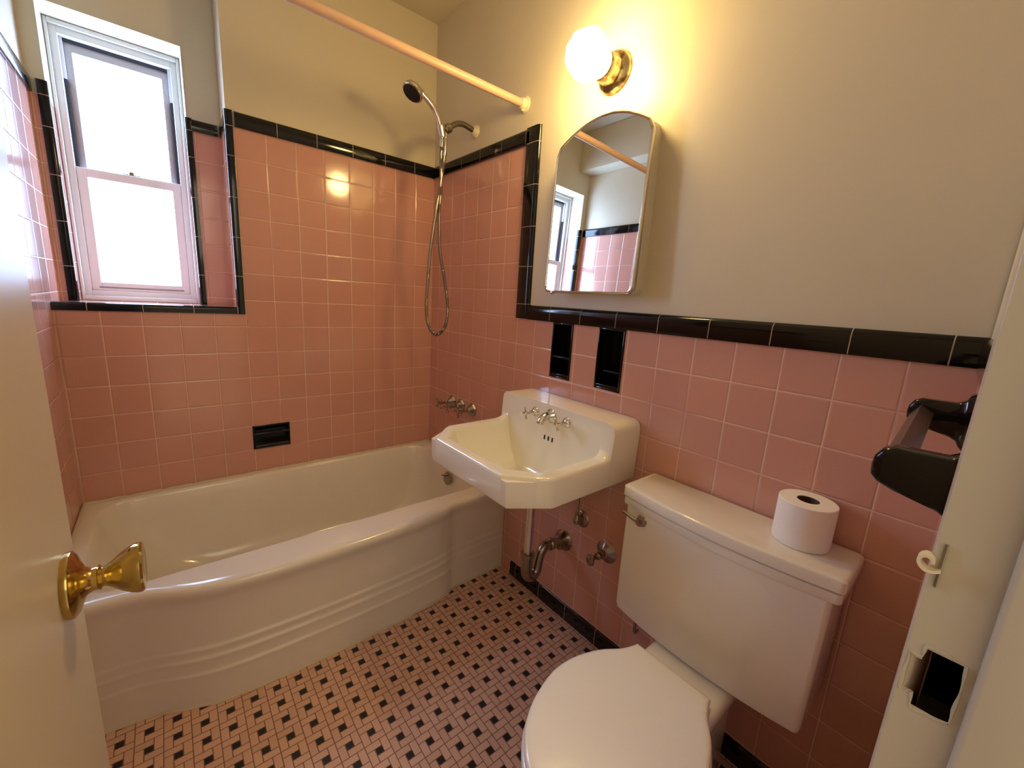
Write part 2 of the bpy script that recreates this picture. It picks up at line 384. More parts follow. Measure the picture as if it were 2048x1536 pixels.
run('trim_7', (XL, 0, SZ), XA, ZA, nY, corner(.022, .03), [0, .085, .232, .382, .530, XR0-XL-.006], 'black edge trim along the front of the window sill')
run('trim_8', (NX1, YR, SZ), ZA, nX, nY, corner(.016, .02), [0, .128, .285, .44, .595, .695, .742], 'vertical black strip right of the window frame')
run('trim_9', (NX0, YR, SZ), ZA, XA, nY, corner(.022, .02), [0, .128, .285, .44, .595, .695, .742], 'vertical black strip left of the window frame')
run('trim_10', (NX1, YR, TOPZ), XA, ZA, nY, bull(.045), [.012, NX1*-1+XR0-.009], 'short black cap piece between window and recess corner')
run('trim_11', (XR0, 0, TOPZ), YA, ZA, nX, bull(.05, .006), [.012, .09, YR-.005], 'black cap piece on the narrow side of the recess')
run('trim_12', (XL, YR, TOPZ), nY, ZA, XA, CB, JL(.004, .99, .12), 'black bullnose cap on the left wall')
run('trim_13', (XL, LY, Z(.765)), ZA, nY, XA, sp, [0, .06, .208, .36, .513, .664, .722], 'vertical black strip ending the left wall tiles, behind the door')
run('trim_14', (XL, 0, WZ), nY, ZA, XA, CB, JL(.874, 2.09, .95), 'black cap on the low tiles of the left wall, behind the door')
ed = Vector((-1, -.048, 0)).normalized(); en = Vector((-.048, 1, 0)).normalized()
run('trim_15', (0, -2.046, WZ), ed, ZA, en, CB, JL(.012, .555, .12), 'black cap of the pink tiles on the doorway wall')
bp = bull(.068, .008)
run('baseboard_right', (0, 0, 0), nY, ZA, nX, bp, JL(.80, 2.046, .840), 'black tile baseboard under the pink wall behind the toilet')
run('baseboard_front', (0, -2.046, 0), ed, ZA, en, bp, JL(.012, .555, .12), 'black tile baseboard of the doorway wall')

# ------------------------------------------------------------------ door frame, jamb with strike opening, stop
def jamb():
    bm = nb(); X = DX1
    hm = (-2.097, -2.072, Z(.502), Z(.560)); ht = (-2.072, -2.0635, Z(.515), Z(.548))
    hh = lambda u, v: ins(u, v, hm) or ins(u, v, ht)
    ys = [-2.062, -2.20, hm[0], hm[1], ht[1]]; zs = [0, DH, hm[2], hm[3], ht[2], ht[3]]
    cells(bm, ys, zs, lambda u, v: (X, u, v), hole=hh)
    # room side casing, 15 mm proud of the wall, with a worn round arris
    return bm
bm = jamb()
prof = [(-.645, -2.0665), (-.6445, -2.0635), (-.6425, -2.0617), (-.639, -2.061), (-.585, -2.0588), (-.578, -2.061), (-.5765, -2.074), (-.60, -2.0755), (-.62, -2.0765)]
rings(bm, [[(x, y, 0) for x, y in prof], [(x, y, DH+.06) for x, y in prof]], True, True, True)
tag(obj('trim_16', bm, WOODP, smooth=40), 'cream painted door frame at the right edge with a bare strike hole', 'door frame', kind='structure')
# recessed pocket behind the strike hole
bm = nb()
for a, b, c, d in ((-2.100, -2.0632, Z(.499), Z(.563)),):
    x0, x1 = DX1+.0008, DX1+.03
    v = [bm.verts.new(q) for q in ((x1, a, c), (x1, b, c), (x1, b, d), (x1, a, d), (x0, a, c), (x0, b, c), (x0, b, d), (x0, a, d))]
    for q in ((0, 1, 2, 3), (0, 1, 5, 4), (1, 2, 6, 5), (2, 3, 7, 6), (3, 0, 4, 7)): bm.faces.new([v[i] for i in q])
tag(obj('trim_17', bm, DARK, smooth=0), 'dark ragged mortise hole in the door frame where the strike was', 'strike hole', kind='structure')
# chipped paint rim around the hole
bm = nb(); rnd = random.Random(3)
loop = [(-2.0635, .512), (-2.0635, .551), (-2.072, .551), (-2.0725, .563), (-2.085, .5628), (-2.0975, .561), (-2.0978, .53), (-2.0975, .503), (-2.085, .4998), (-2.0735, .4985), (-2.072, .513)]
pts = []
for i in range(len(loop)):
    a, b = Vector(loop[i]), Vector(loop[(i+1) % len(loop)])
    for k in range(4): pts.append(a.lerp(b, k/4)+Vector((rnd.uniform(-1, 1), rnd.uniform(-1, 1)))*.0007)
tube(bm, [(DX1-.0002, p.x, Z(p.y)) for p in pts+pts[:1]], lambda t: .0011+.0005*math.sin(t*57), n=6)
tag(obj('trim_18', bm, WOODP), 'chipped paint edge around the strike hole', 'paint edge', kind='structure')
bm = nb(); box(bm, DX1-.013, DX1+.0, -2.195, -2.103, 0, DH-.012, bev=.0045, seg=4)
tag(obj('trim_19', bm, WOODP), 'cream painted door stop strip at the far right', 'door stop', kind='structure')

# ------------------------------------------------------------------ door
hinge = Vector((-1.240, -2.052, 0)); tip = Vector((-1.2365, -1.432, 0))
dd = (tip-hinge); dl = dd.length; dd.normalize(); dn = Vector((dd.y, -dd.x, 0))  # dn points to +x
def DP(a, n, z): return hinge+dd*a+dn*n+Vector((0, 0, z))
door = thing('door_1', hinge, 'open cream painted door leaf at the left edge with a brass knob', 'door', kind='structure')
bm = nb(); box(bm, 0, dl, -.035, 0, .012, 2.04, bev=.0025, seg=2)
for v in bm.verts: v.co = DP(v.co.x, v.co.y, v.co.z)
obj('leaf', bm, DOORP, door)
KZ = Z(.517); ka = dl-.060
kn = DP(ka, 0, KZ)
bm = nb(); lathe(bm, kn, dn, [(0, .0335), (.003, .0345), (.006, .034), (.009, .030), (.012, .0215), (.015, .0150), (.020, .0118), (.024, .0122), (.0255, .0135), (.027, .0120), (.028, .009)], 40)
obj('knob_rose', bm, BRASS, door)
bm = nb(); lathe(bm, kn, dn, [(.026, .0100), (.030, .0105), (.035, .0140), (.042, .0200), (.049, .0245), (.055, .0270), (.059, .0272), (.0612, .0255), (.062, .021), (.0612, .012), (.061, .002)], 40)
obj('door_knob', bm, BRASS, door)
bm = nb(); lathe(bm, kn-dn*.036, -dn, [(-.001, .032), (.006, .030), (.018, .012), (.03, .011), (.045, .024), (.062, .026), (.066, .01)], 32)
obj('door_knob', bm, BRASS, door)

# small painted hook screwed to the frame
hook = thing('latch_hook', (DX1, -2.066, Z(.60)), 'small white curled metal catch screwed to the door frame above the strike hole', 'latch')
bm = nb()
box(bm, DX1-.0022, DX1-.0002, -2.0685, -2.0660, Z(.618), Z(.658), bev=.0006)
obj('back_plate', bm, CHROMED, hook)
bm = nb(); c0 = Vector((DX1-.004, -2.0600, Z(.6405)))
pth = [(DX1-.001, -2.067, Z(.634)), (DX1-.003, -2.0645, Z(.6335))]
for k in range(0, 9):
    a = -PI/2-.2+k*(1.55*PI)/8
    pth.append((DX1-.004, -2.0570-math.cos(a+PI/2)*0.0+.0052*math.cos(PI+a+PI/2+.4)*-1, Z(.6395)+.0058*math.sin(a)))
P = smooth_path([(DX1-.001, -2.0675, Z(.6345)), (DX1-.002, -2.0635, Z(.6325)), (DX1-.003, -2.0585, Z(.6325)), (DX1-.003, -2.0545, Z(.6365)),
                 (DX1-.003, -2.0540, Z(.6415)), (DX1-.003, -2.0575, Z(.6450)), (DX1-.003, -2.0615, Z(.6435)), (DX1-.003, -2.0625, Z(.6400))], 5)
rs = []
for i, p in enumerate(P):
    d = (P[min(i+1, len(P)-1)]-P[max(i-1, 0)]).normalized(); nn = Vector((1, 0, 0)).cross(d).normalized()
    rs.append([p+Vector((sx*.0055, 0, 0))+nn*sn*.0012 for sx, sn in ((-1, -1), (1, -1), (1, 1), (-1, 1))])
rings(bm, rs, True, True, True)
obj('curled_catch', bm, IVORY, hook)

# ------------------------------------------------------------------ window
win = thing('window_1', ((NX0+NX1)/2, .33, SZ), 'frosted sash window in a white frame at the upper left', 'window', kind='structure')
def frame(bm, x0, x1, z0, z1, wl, wr, wt, wb, y0, y1, bev=.002):
    box(bm, x0, x0+wl, y0, y1, z0, z1, bev); box(bm, x1-wr, x1, y0, y1, z0, z1, bev)
    box(bm, x0+wl-.001, x1-wr+.001, y0, y1, z1-wt, z1, bev); box(bm, x0+wl-.001, x1-wr+.001, y0, y1, z0, z0+wb, bev)
FB, FT = SZ+.001, NZ1-.001
bm = nb()
frame(bm, NX0+.001, NX1-.001, FB, FT, .010, .010, .016, .018, .318, .399, .004)
frame(bm, NX0+.010, NX1-.010, FB+.010, FT-.014, .022, .022, .026, .030, .332, .399, .003)
obj('window_frame', bm, WFRAME, win)
x0, x1 = NX0+.032, NX1-.032
zb, zt, zm = FB+.040, FT-.040, Z(1.225)
bm = nb()                                     # side tracks, dark above the meeting rail
box(bm, x0, x0+.009, .352, .398, zm+.02, Z(1.545)); box(bm, x1-.009, x1, .352, .398, zm+.02, Z(1.56)); box(bm, x0, x1, .360, .398, zt-.010, zt+.002)
obj('side_track', bm, DARKV, win)
bm = nb(); box(bm, x0, x0+.009, .352, .398, Z(1.545), zt); box(bm, x1-.009, x1, .352, .398, Z(1.56), zt)
obj('balance_cover', bm, VINYL, win)
us_ = thing_us = None
bm = nb(); frame(bm, x0+.009, x1-.009, zm-.005, zt-.009, .021, .021, .030, .028, .368, .392)
up_s = obj('upper_sash', bm, mat('sash_grey', (.42, .39, .40), .4), win)  # upper sash frame greyer than the lower one
bm = nb(); box(bm, x0+.029, x1-.029, .378, .384, zm+.021, zt-.037); obj('glass_pane', bm, PANE1, up_s, smooth=0)
bm = nb(); frame(bm, x0, x1, zb, zm+.016, .030, .030, .034, .034, .338, .364, .003)
lo_s = obj('lower_sash', bm, VINYL, win)
bm = nb(); box(bm, x0+.028, x1-.028, .350, .356, zb+.031, zm-.016); obj('glass_pane', bm, PANE2, lo_s, smooth=0)
bm = nb(); box(bm, x0+.022, x1-.022, .3365, .339, zb+.010, zb+.016, .0008); obj('lift_groove_shade', bm, mat('groove_shadow', (.25, .24, .27), .5), lo_s)  # raised strip, no cut; the groove's shade is put into its grey
bm = nb(); xm = (x0+x1)/2; box(bm, xm-.028, xm+.028, .345, .366, zm+.0155, zm+.021, .002); box(bm, xm-.006, xm+.010, .348, .362, zm+.02, zm+.032, .003)
obj('sash_lock', bm, CHROMED, lo_s)

# ------------------------------------------------------------------ bathtub
def sst(a, b, x): t = max(0, min(1, (x-a)/(b-a))); return t*t*(3-2*t)
YF = [(-1.45, -.688), (-1.30, -.694), (-1.24, -.709), (-1.165, -.745), (-1.09, -.768), (-.95, -.782), (-.72, -.787), (-.5, -.781), (-.35, -.767), (-.315, -.756), (-.275, -.737), (-.20, -.735), (.02, -.735)]
def yfront(x):                                # front of the rim: narrow ends, long shallow bow
    for i in range(len(YF)-1):
        if YF[i][0] <= x <= YF[i+1][0]:
            p = [YF[max(0, min(len(YF)-1, j))] for j in (i-1, i, i+1, i+2)]
            h = p[2][0]-p[1][0]; t = (x-p[1][0])/h
            m1 = (p[2][1]-p[0][1])/(p[2][0]-p[0][0])*h; m2 = (p[3][1]-p[1][1])/max(1e-6, p[3][0]-p[1][0])*h
            return (2*t**3-3*t*t+1)*p[1][1]+(t**3-2*t*t+t)*m1+(-2*t**3+3*t*t)*p[2][1]+(t**3-t*t)*m2
    return YF[-1][1]
tub = thing('bathtub', (-.72, -.40, 0), 'white enamelled built-in bathtub with a stepped apron', 'bathtub')
bm = nb()
cx, cy = -.72, -.335
def sup(a, b, n, th):
    c, s = math.cos(th), math.sin(th); r = (abs(c/a)**n+abs(s/b)**n)**(-1/n); return r*c, r*s
xl, xr, yb = XL+.001, -.001, -.001
ths = sorted([2*PI*i/160 for i in range(160)]+[math.atan2(y-cy, x-cx) % (2*PI) for x, y in ((xl, yb), (xr, yb), (xl, -.655), (xr, -.655))])
def outer(th):
    c, s = math.cos(th), math.sin(th); k = 9
    if c > 1e-9: k = min(k, (xr-cx)/c)
    if c < -1e-9: k = min(k, (xl-cx)/c)
    if s > 1e-9: k = min(k, (yb-cy)/s)
    if s < -1e-9: k = min(k, (-.655-cy)/s)
    return cx+k*c, cy+k*s
def rrect(x0, x1, y0, y1, r, z):
    """rounded rectangle sampled along the same rays as the rim"""
    out = []
    for th in ths:
        c, s_ = math.cos(th), math.sin(th); lo, hi = 0, 3
        for _ in range(30):
            k = (lo+hi)/2; px, py = cx+c*k, cy+s_*k
            qx = max(x0+r-px, px-(x1-r)); qy = max(y0+r-py, py-(y1-r))
            d = math.hypot(max(qx, 0), max(qy, 0))+min(max(qx, qy), 0)-r
            if d > 0: hi = k
            else: lo = k
        out.append((cx+c*lo, cy+s_*lo, z))
    return out
R = [[(*outer(th), Z(0)) for th in ths],
     rrect(-1.388, -.062, -.651, -.026, .10, Z(0)), rrect(-1.384, -.066, -.647, -.030, .098, Z(-.003)), rrect(-1.379, -.070, -.643, -.034, .095, Z(-.012)),
     rrect(-1.37, -.076, -.632, -.042, .095, Z(-.05)), rrect(-1.345, -.084, -.624, -.052, .10, Z(-.12)), rrect(-1.30, -.094, -.613, -.064, .11, Z(-.20)),
     rrect(-1.24, -.108, -.598, -.078, .12, Z(-.27)), rrect(-1.19, -.13, -.575, -.10, .13, Z(-.315)), rrect(-1.14, -.16, -.54, -.13, .13, Z(-.338)), rrect(-1.07, -.22, -.48, -.19, .12, Z(-.348)), rrect(-.9, -.45, -.40, -.27, .06, Z(-.352))]
rings(bm, R, True, False, True)
# apron
xsN = [XL+.001+(1.43-.002)*i/150 for i in range(151)]
pr = [(0, 0)]
def aprof(x):
    yf = yfront(x); s = sst(-1.25, -1.14, x)*(1-sst(-.34, -.28, x)); k = .35+.65*s
    q = .45+.55*s
    p = [(-.655, 0), (yf+.030, 0), (yf+.016, -.0015), (yf+.008, -.005), (yf+.002, -.011), (yf, -.019), (yf+.001*q, -.028), (yf+.006*q, -.040), (yf+.012*q, -.052), (yf+.0155*q, -.066), (yf+.017*q, -.09), (yf+.018*q, -.14), (yf+.018*q, -.195)]
    y = yf+.018*q
    for i, z0 in enumerate((-.212, -.244, -.292)):
        p += [(y, z0+.008), (y-.0006*k, z0+.003), (y-.0040*k, z0-.001), (y-.0050*k, z0-.005), (y-.0040*k, z0-.011), (y-.0032*k, z0-.020)]
        y -= .0032*k
    p += [(y, -.34), (y, -.385), (y, -H+.0005)]
    return p
rings(bm, [[(x, y, Z(z)) for y, z in aprof(x)] for x in xsN], closed=False)
bmesh.ops.remove_doubles(bm, verts=bm.verts, dist=.0004)
obj('tub_shell', bm, ENAM, tub, smooth=60)
bm = nb(); lathe(bm, (-.092, -.372, Z(-.075)), (-1, 0, .12), [(0, .034), (.004, .034), (.008, .028), (.010, .004)], 28)
op = obj('overflow_plate', bm, CHROMED, tub)
bm = nb(); tube(bm, [(-.10, -.372, Z(-.06)), (-.118, -.372, Z(-.052)), (-.128, -.372, Z(-.050))], .004, 8); obj('trip_lever', bm, CHROMED, op)
bm = nb(); lathe(bm, (-.25, -.335, Z(-.3505)), (0, 0, 1), [(0, .026), (.003, .026), (.004, .02), (.001, .004)], 24); obj('drain', bm, CHROMED, tub)
bm = nb(); rnd = random.Random(5)
tube(bm, [(x, -.006, Z(.002)+rnd.uniform(-.001, .001)) for x in [XL+.01+i*.02 for i in range(71)]], lambda t: .0065+.002*math.sin(t*130)*math.sin(t*31), n=8)
tube(bm, [(XL+.006, -y, Z(.002)) for y in [i*.02 for i in range(33)]], .006, n=8); tube(bm, [(-.006, -y, Z(.002)) for y in [i*.02 for i in range(36)]], .0055, n=8)
obj('caulk_bead', bm, CAULK, tub, label='rough beige caulk line along the tiles')
bm = nb()
tube(bm, [(x, aprof(x)[-1][0]-.002, .001) for x in xsN], lambda t: .005+.0015*math.sin(t*90), n=8)
obj('caulk_bead', bm, CAULK, tub, label='dirty caulk line along the floor')

# ------------------------------------------------------------------ wash basin
sink = thing('wash_basin', (0, -1.107, Z(.29)), 'white wall-hung sink with clipped corners and cross-handle taps', 'sink')
YC = -1.107; HW = .268; XF = -.488; XB = -.002
ZR, ZS = .383, .490
def halfw(x):                                  # outline half width, clipped front corners
    if x < XF+.105: return HW-.070*(1-(x-XF)/.105)
    return HW
def inner_sd(x, y):                            # signed distance inside the bowl outline (positive inside)
    y = abs(y-YC); d = min(x-(XF+.034), 2.6*(-.136-x), (HW-.042)-y)
    k = ((x-(XF+.036))+( (HW-.046)-y)-.066)/math.sqrt(2)
    return min(d, k)
def splash(x):
    u = x+.177; Rr = .040
    if u <= 0: return ZR
    if u < Rr*.93: return ZR+Rr-math.sqrt(Rr*Rr-u*u)
    z0 = ZR+Rr-math.sqrt(Rr*Rr*(1-.93**2)); return min(ZS, z0+(u-Rr*.93)/.005*(ZS-z0))
def topz(x, y):
    base = splash(x)
    d = inner_sd(x, y)
    # bowl bottom blends from the steep rim
    if d > 0:
        b = ZR-.160*(1-math.exp(-d/.052))
        if x > -.172-.0: pass
        base2 = base if d < 0 else base
        t = sst(0, .010, d)
        base = base+(min(base, b)-base)*t
    return base
# station lists
xs_ = []
def seq(a, b, n): return [a+(b-a)*i/n for i in range(n)]
xs_ = seq(XF, XF+.014, 6)+seq(XF+.014, XF+.034, 4)+seq(XF+.034, XF+.07, 12)+seq(XF+.07, -.20, 34)+seq(-.20, -.150, 14)+seq(-.150, -.110, 26)+seq(-.110, -.022, 8)+seq(-.022, XB, 4)+[XB]
ts = seq(0, .04, 7)+seq(.04, .075, 5)+seq(.075, .16, 14)+seq(.16, .5, 24); ts = ts+[1-t for t in reversed(ts)] if ts[-1] < .5 else ts
ts = seq(0, .03, 6)+seq(.03, .075, 5)+seq(.075, .16, 16)+seq(.16, .5, 22)+[.5]; ts = ts+[1-t for t in reversed(ts[:-1])]
bm = nb(); G = []
def edge_drop(d, r): return 0 if d > r else r-math.sqrt(max(0, r*r-(r-d)**2))
for x in xs_:
    w = halfw(x); row = []
    for t in ts:
        y = YC-w+2*w*t
        dy = min(t, 1-t)*2*w; dx = x-XF
        dch = ((x-XF)+(HW-abs(y-YC))-.095)/math.sqrt(2) if x < XF+.13 else 9
        s = sst(-.172, -.132, x); r = .011+.020*s
        d = min(dy, dx, max(dch, 0) if dch < 9 else 9)
        z = topz(x, y)-edge_drop(max(0, d), r)
        row.append(bm.verts.new((x, y, Z(z))))
    G.append(row)
for a, b in zip(G, G[1:]):
    for i in range(len(a)-1): bm.faces.new((a[i], a[i+1], b[i+1], b[i]))
# skirt
loop = [G[-1][0]]+[r[0] for r in reversed(G[:-1])]+G[0][1:]+[r[-1] for r in G[1:]]
n0 = len(loop)
prev = loop
for zz, ins_ in ((None, 0), (.300, .002), (.294, .004), (.291, .009)):
    if zz is None: continue
    cur = []
    for v in loop:
        x, y = v.co.x, v.co.y
        sx = (x-(-.25)); fx = 1-ins_/.25 if x < -.02 else 1
        cur.append(bm.verts.new((-.0+(x)*fx if x < -.02 else x, YC+(y-YC)*(1-ins_/HW), Z(zz))))
    for i in range(n0-1): bm.faces.new((prev[i], prev[i+1], cur[i+1], cur[i]))
    prev = cur
cur = [bm.verts.new((v.co.x*.90-.012, YC+(v.co.y-YC)*.88, Z(.293))) for v in prev]
for i in range(n0-1): bm.faces.new((prev[i], prev[i+1], cur[i+1], cur[i]))
prev = cur
cur = [bm.verts.new((-.25+(v.co.x+.25)*.55, YC+(v.co.y-YC)*.55, Z(.212))) for v in prev]
for i in range(n0-1): bm.faces.new((prev[i], prev[i+1], cur[i+1], cur[i]))
bm.faces.new(cur)
obj('basin', bm, SINKM, sink, smooth=33)
# faucet parts; the face of the backsplash sits near x=-.138
def face_x(z): return -.1372
def cross(bm, c, ax, r=.021, rr=.0038, rot=.35):
    ax, u, v = basis(ax); c = Vector(c)
    for k in range(4):
        a = rot+k*PI/2; d = u*math.cos(a)+v*math.sin(a)
        lathe(bm, c, d, [(0, rr*.8), (r*.55, rr*.75), (r*.8, rr), (r*.95, rr*1.15), (r*1.05, rr*.8), (r*1.08, .0005)], 10)
    lathe(bm, c-ax*.006, ax, [(0, .006), (.004, .0075), (.009, .0075), (.012, .005), (.013, .0005)], 16)
for yy in (-1.031, -1.183):
    fa = bm = nb(); lathe(bm, (-.134, yy, Z(.450)), nX, [(0, .0185), (.003, .0185), (.006, .0165), (.009, .016), (.014, .0105), (.020, .0085), (.026, .0070), (.030, .006)], 24)
    e = obj('faucet_escutcheon', bm, CHROME, sink)
    bm = nb(); lathe(bm, (-.158, yy, Z(.450)), nX, [(0, .0045), (.030, .0045)], 12); cross(bm, (-.186, yy, Z(.450)), nX, rot=.30 if yy > -1.1 else .45)
    obj('cross_handle', bm, CHROME, e)
bm = nb(); lathe(bm, (-.134, YC, Z(.452)), nX, [(0, .0255), (.003, .0255), (.006, .0235), (.008, .022), (.013, .0185), (.018, .0150)], 28)
sp_ = obj('spout_escutcheon', bm, CHROME, sink)
bm = nb(); tube(bm, smooth_path([(-.145, YC, Z(.454)), (-.158, YC, Z(.455)), (-.170, YC-.001, Z(.452)), (-.180, YC-.002, Z(.446)), (-.184, YC-.002, Z(.440))], 6), lambda t: .0155-.0035*t, 18)
lathe(bm, (-.184, YC-.002, Z(.446)), (-.25, 0, -1), [(0, .0115), (.003, .0125), (.013, .0125), (.015, .011), (.0145, .008)], 20)
obj('spout', bm, CHROME, sp_)
for yy in (-1.088, -1.107, -1.126):            # overflow slots: solid plugs, the holes' darkness put into their black
    bm = nb(); zc = Z(.373); n = 20; xx = face_x(.373)-.0008
    pr_ = []
    for k in range(n):
        a = 2*PI*k/n; pr_.append((.0036*math.cos(a), .0036*math.sin(a)+(.0068 if math.sin(a) >= 0 else -.0068)))
    rings(bm, [[(xx+dx, yy+a*sc_, zc+b*sc_+0) for a, b in pr_] for dx, sc_ in ((.012, 1), (-.0012, 1), (-.0016, 1))], True, True, True)
    for v in bm.verts: v.co.x += (v.co.z-zc)*.14
    obj('overflow_slot', bm, RUBBER_HOLE, sink)
bm = nb(); lathe(bm, (-.30, YC, Z(.2255)), ZA, [(0, .024), (.003, .024), (.004, .019), (.002, .003)], 24); obj('drain', bm, CHROMED, sink)

# trap and supply lines under the basin
trap = thing('drain_trap', (-.10, -1.10, Z(-.17)), 'chrome P-trap drain pipe running from the sink into the wall', 'pipe')
bm = nb(); lathe(bm, (-.195, -1.104, Z(.211)), nZ, [(0, .0155), (.281, .0155)], 22); obj('tailpiece', bm, CHROME, trap)
tb = smooth_path([(-.195, -1.104, Z(-.060)), (-.195, -1.104, Z(-.115)), (-.187, -1.104, Z(-.147)), (-.165, -1.104, Z(-.160)), (-.144, -1.104, Z(-.147)), (-.136, -1.103, Z(-.115)),
                  (-.126, -1.103, Z(-.080)), (-.102, -1.102, Z(-.062)), (-.070, -1.101, Z(-.066)), (-.0, -1.10, Z(-.074))], 8)
bm = nb(); tube(bm, tb, lambda t: .0215 if t < .3 else (.0215-.003*min(1, (t-.3)*4)), 22); obj('trap_bend', bm, CHROMED, trap)
bm = nb(); lathe(bm, (-.195, -1.104, Z(-.052)), nZ, [(0, .020), (.002, .0255), (.016, .0255), (.018, .022), (.03, .0215)], 24); obj('slip_nut', bm, CHROMED, trap); bm = nb(); lathe(bm, (-.085, -1.1015, Z(-.0635)), (1, 0, -.1), [(0, .021), (.003, .0235), (.018, .0235), (.02, .020)], 24)
obj('slip_nut', bm, CHROMED, trap)
bm = nb(); lathe(bm, (.001, -1.100, Z(-.075)), nX, [(0, .043), (.003, .043), (.012, .036), (.024, .031), (.034, .028), (.036, .021)], 32); obj('wall_flange', bm, CHROMED, trap)
v1 = thing('stop_valve', (-.001, -1.18, Z(.055)), 'small round supply valve on the wall just under the sink, beside its riser tube', 'valve')
bm = nb(); lathe(bm, (.001, -1.180, Z(.055)), nX, [(0, .033), (.003, .033), (.008, .028), (.011, .016), (.030, .011)], 28); obj('wall_flange', bm, CHROMED, v1)
bm = nb(); lathe(bm, (-.030, -1.180, Z(.045)), ZA, [(0, .010), (.006, .0135), (.02, .0135), (.028, .010), (.036, .008)], 18); obj('valve_body', bm, CHROMED, v1)
bm = nb(); tube(bm, [(-.030, -1.180, Z(.075)), (-.030, -1.180, Z(.18)), (-.033, -1.180, Z(.288))], .0045, 10); obj('supply_tube', bm, CHROMED, v1)
v2 = thing('stop_valve', (-.001, -1.300, Z(-.012)), 'larger supply valve with an oval handle and wide dull flange beside the toilet tank', 'valve')
bm = nb(); lathe(bm, (.001, -1.302, Z(-.014)), nX, [(0, .042), (.002, .042), (.006, .036), (.012, .025), (.020, .018), (.022, .012), (.045, .010)], 32); obj('wall_flange', bm, CHROMED, v2)
bm = nb(); lathe(bm, (-.040, -1.302, Z(-.014)), nX, [(0, .011), (.004, .013), (.012, .013), (.016, .009), (.03, .006), (.045, .005)], 18); obj('stem', bm, CHROMED, v2)
bm = nb(); lathe(bm, (-.083, -1.302, Z(-.014)), nX, [(0, .006), (.002, .0155), (.006, .0165), (.010, .0145), (.012, .008), (.0125, .0005)], 24, sy=1.35); obj('oval_handle', bm, CHROMED, v2)

# ------------------------------------------------------------------ tub taps on the wall
for yy, lab in ((-.250, 'wall-mounted tub tap nearest the back wall corner'), (-.335, 'middle of the three wall-mounted tub taps'), (-.437, 'wall-mounted tub tap nearest the sink')):
    zz = Z(.292)
    t_ = thing('tub_tap', (0, yy, zz), 'aged chrome '+lab, 'tap', 'tub taps on the tiled wall')
    bm = nb(); lathe(bm, (.001, yy, zz), nX, [(0, .035), (.004, .035), (.012, .031), (.019, .022), (.028, .014), (.032, .010)], 8, rot=.39); obj('escutcheon', bm, CHROMED, t_, smooth=20)
    bm = nb(); lathe(bm, (-.02, yy, zz), nX, [(0, .008), (.02, .0065), (.060, .0065)], 12); obj('stem', bm, CHROMED, t_)
    bm = nb(); cross(bm, (-.085, yy, zz), nX, r=.030, rr=.0062, rot={-.250: .75, -.335: .2, -.437: .1}[yy]); obj('cross_handle', bm, CHROMED, t_)

# ------------------------------------------------------------------ shower
arm = thing('shower_pipe', (0, -.366, Z(1.568)), 'dull grey bent shower pipe coming out of the wall with a pale flange', 'shower pipe')
bm = nb(); lathe(bm, (.006, -.366, Z(1.567)), (-1, 0, .1), [(0, .028), (.004, .0275), (.014, .021), (.022, .014)], 28); obj('wall_flange', bm, IVORY, arm)
bm = nb(); tube(bm, smooth_path([(0, -.366, Z(1.566)), (-.03, -.366, Z(1.573)), (-.065, -.366, Z(1.578)), (-.098, -.366, Z(1.570)), (-.125, -.366, Z(1.551)), (-.150, -.366, Z(1.532))], 6), .0115, 16); obj('pipe', bm, mat('grey_pipe', (.26, .24, .20), .35, metal=1), arm)
dv = Vector((-.79, 0, -.61)); 
bm = nb(); lathe(bm, (-.132, -.366, Z(1.546)), dv, [(0, .012), (.002, .0195), (.018, .0195), (.020, .0155), (.032, .0155)], 22); obj('hose_bracket', bm, CHROMED, arm)
bm = nb(); lathe(bm, (-.176, -.366, Z(1.540)), (.25, 0, -1), [(0, .014), (.002, .0185), (.042, .0160), (.044, .012)], 20); obj('handset_cradle', bm, CHROME, arm)
hs = thing('hand_shower', (-.19, -.366, Z(1.52)), 'chrome hand shower with a black nozzle face and a long looping metal hose', 'shower')
hp = smooth_path([(-.168, -.366, Z(1.492)), (-.176, -.366, Z(1.530)), (-.190, -.366, Z(1.565)), (-.215, -.366, Z(1.600)), (-.250, -.366, Z(1.625)), (-.272, -.366, Z(1.634))], 6)
bm = nb(); tube(bm, hp, lambda t: .0095+.0015*math.sin(t*3.1), 16); obj('handle', bm, CHROME, hs)
hd = Vector((-.55, -.10, -.83)).normalized()
hc = Vector((-.303, -.366, Z(1.628)))
bm = nb(); lathe(bm, hc-hd*.026, hd, [(0, .005), (.002, .016), (.008, .030), (.016, .039), (.026, .043), (.034, .0425), (.037, .039)], 32)
tube(bm, smooth_path([(-.262, -.366, Z(1.632)), (-.280, -.366, Z(1.641)), hc-hd*.010], 4), .0125, 14)
obj('head', bm, CHROME, hs)
bm = nb(); lathe(bm, hc+hd*.009, hd, [(0, .038), (.004, .036), (.006, .028), (.006, .001)], 28)
_, uu, vv = basis(hd)
for rr_, nn in ((.031, 14), (.021, 9), (.010, 4)):
    for k in range(nn):
        a = 2*PI*k/nn; lathe(bm, hc+hd*.013+(uu*math.cos(a)+vv*math.sin(a))*rr_, hd, [(0, .0022), (.004, .0018), (.005, .0003)], 6)
obj('nozzle_plate', bm, RUBBER_HOLE, hs)
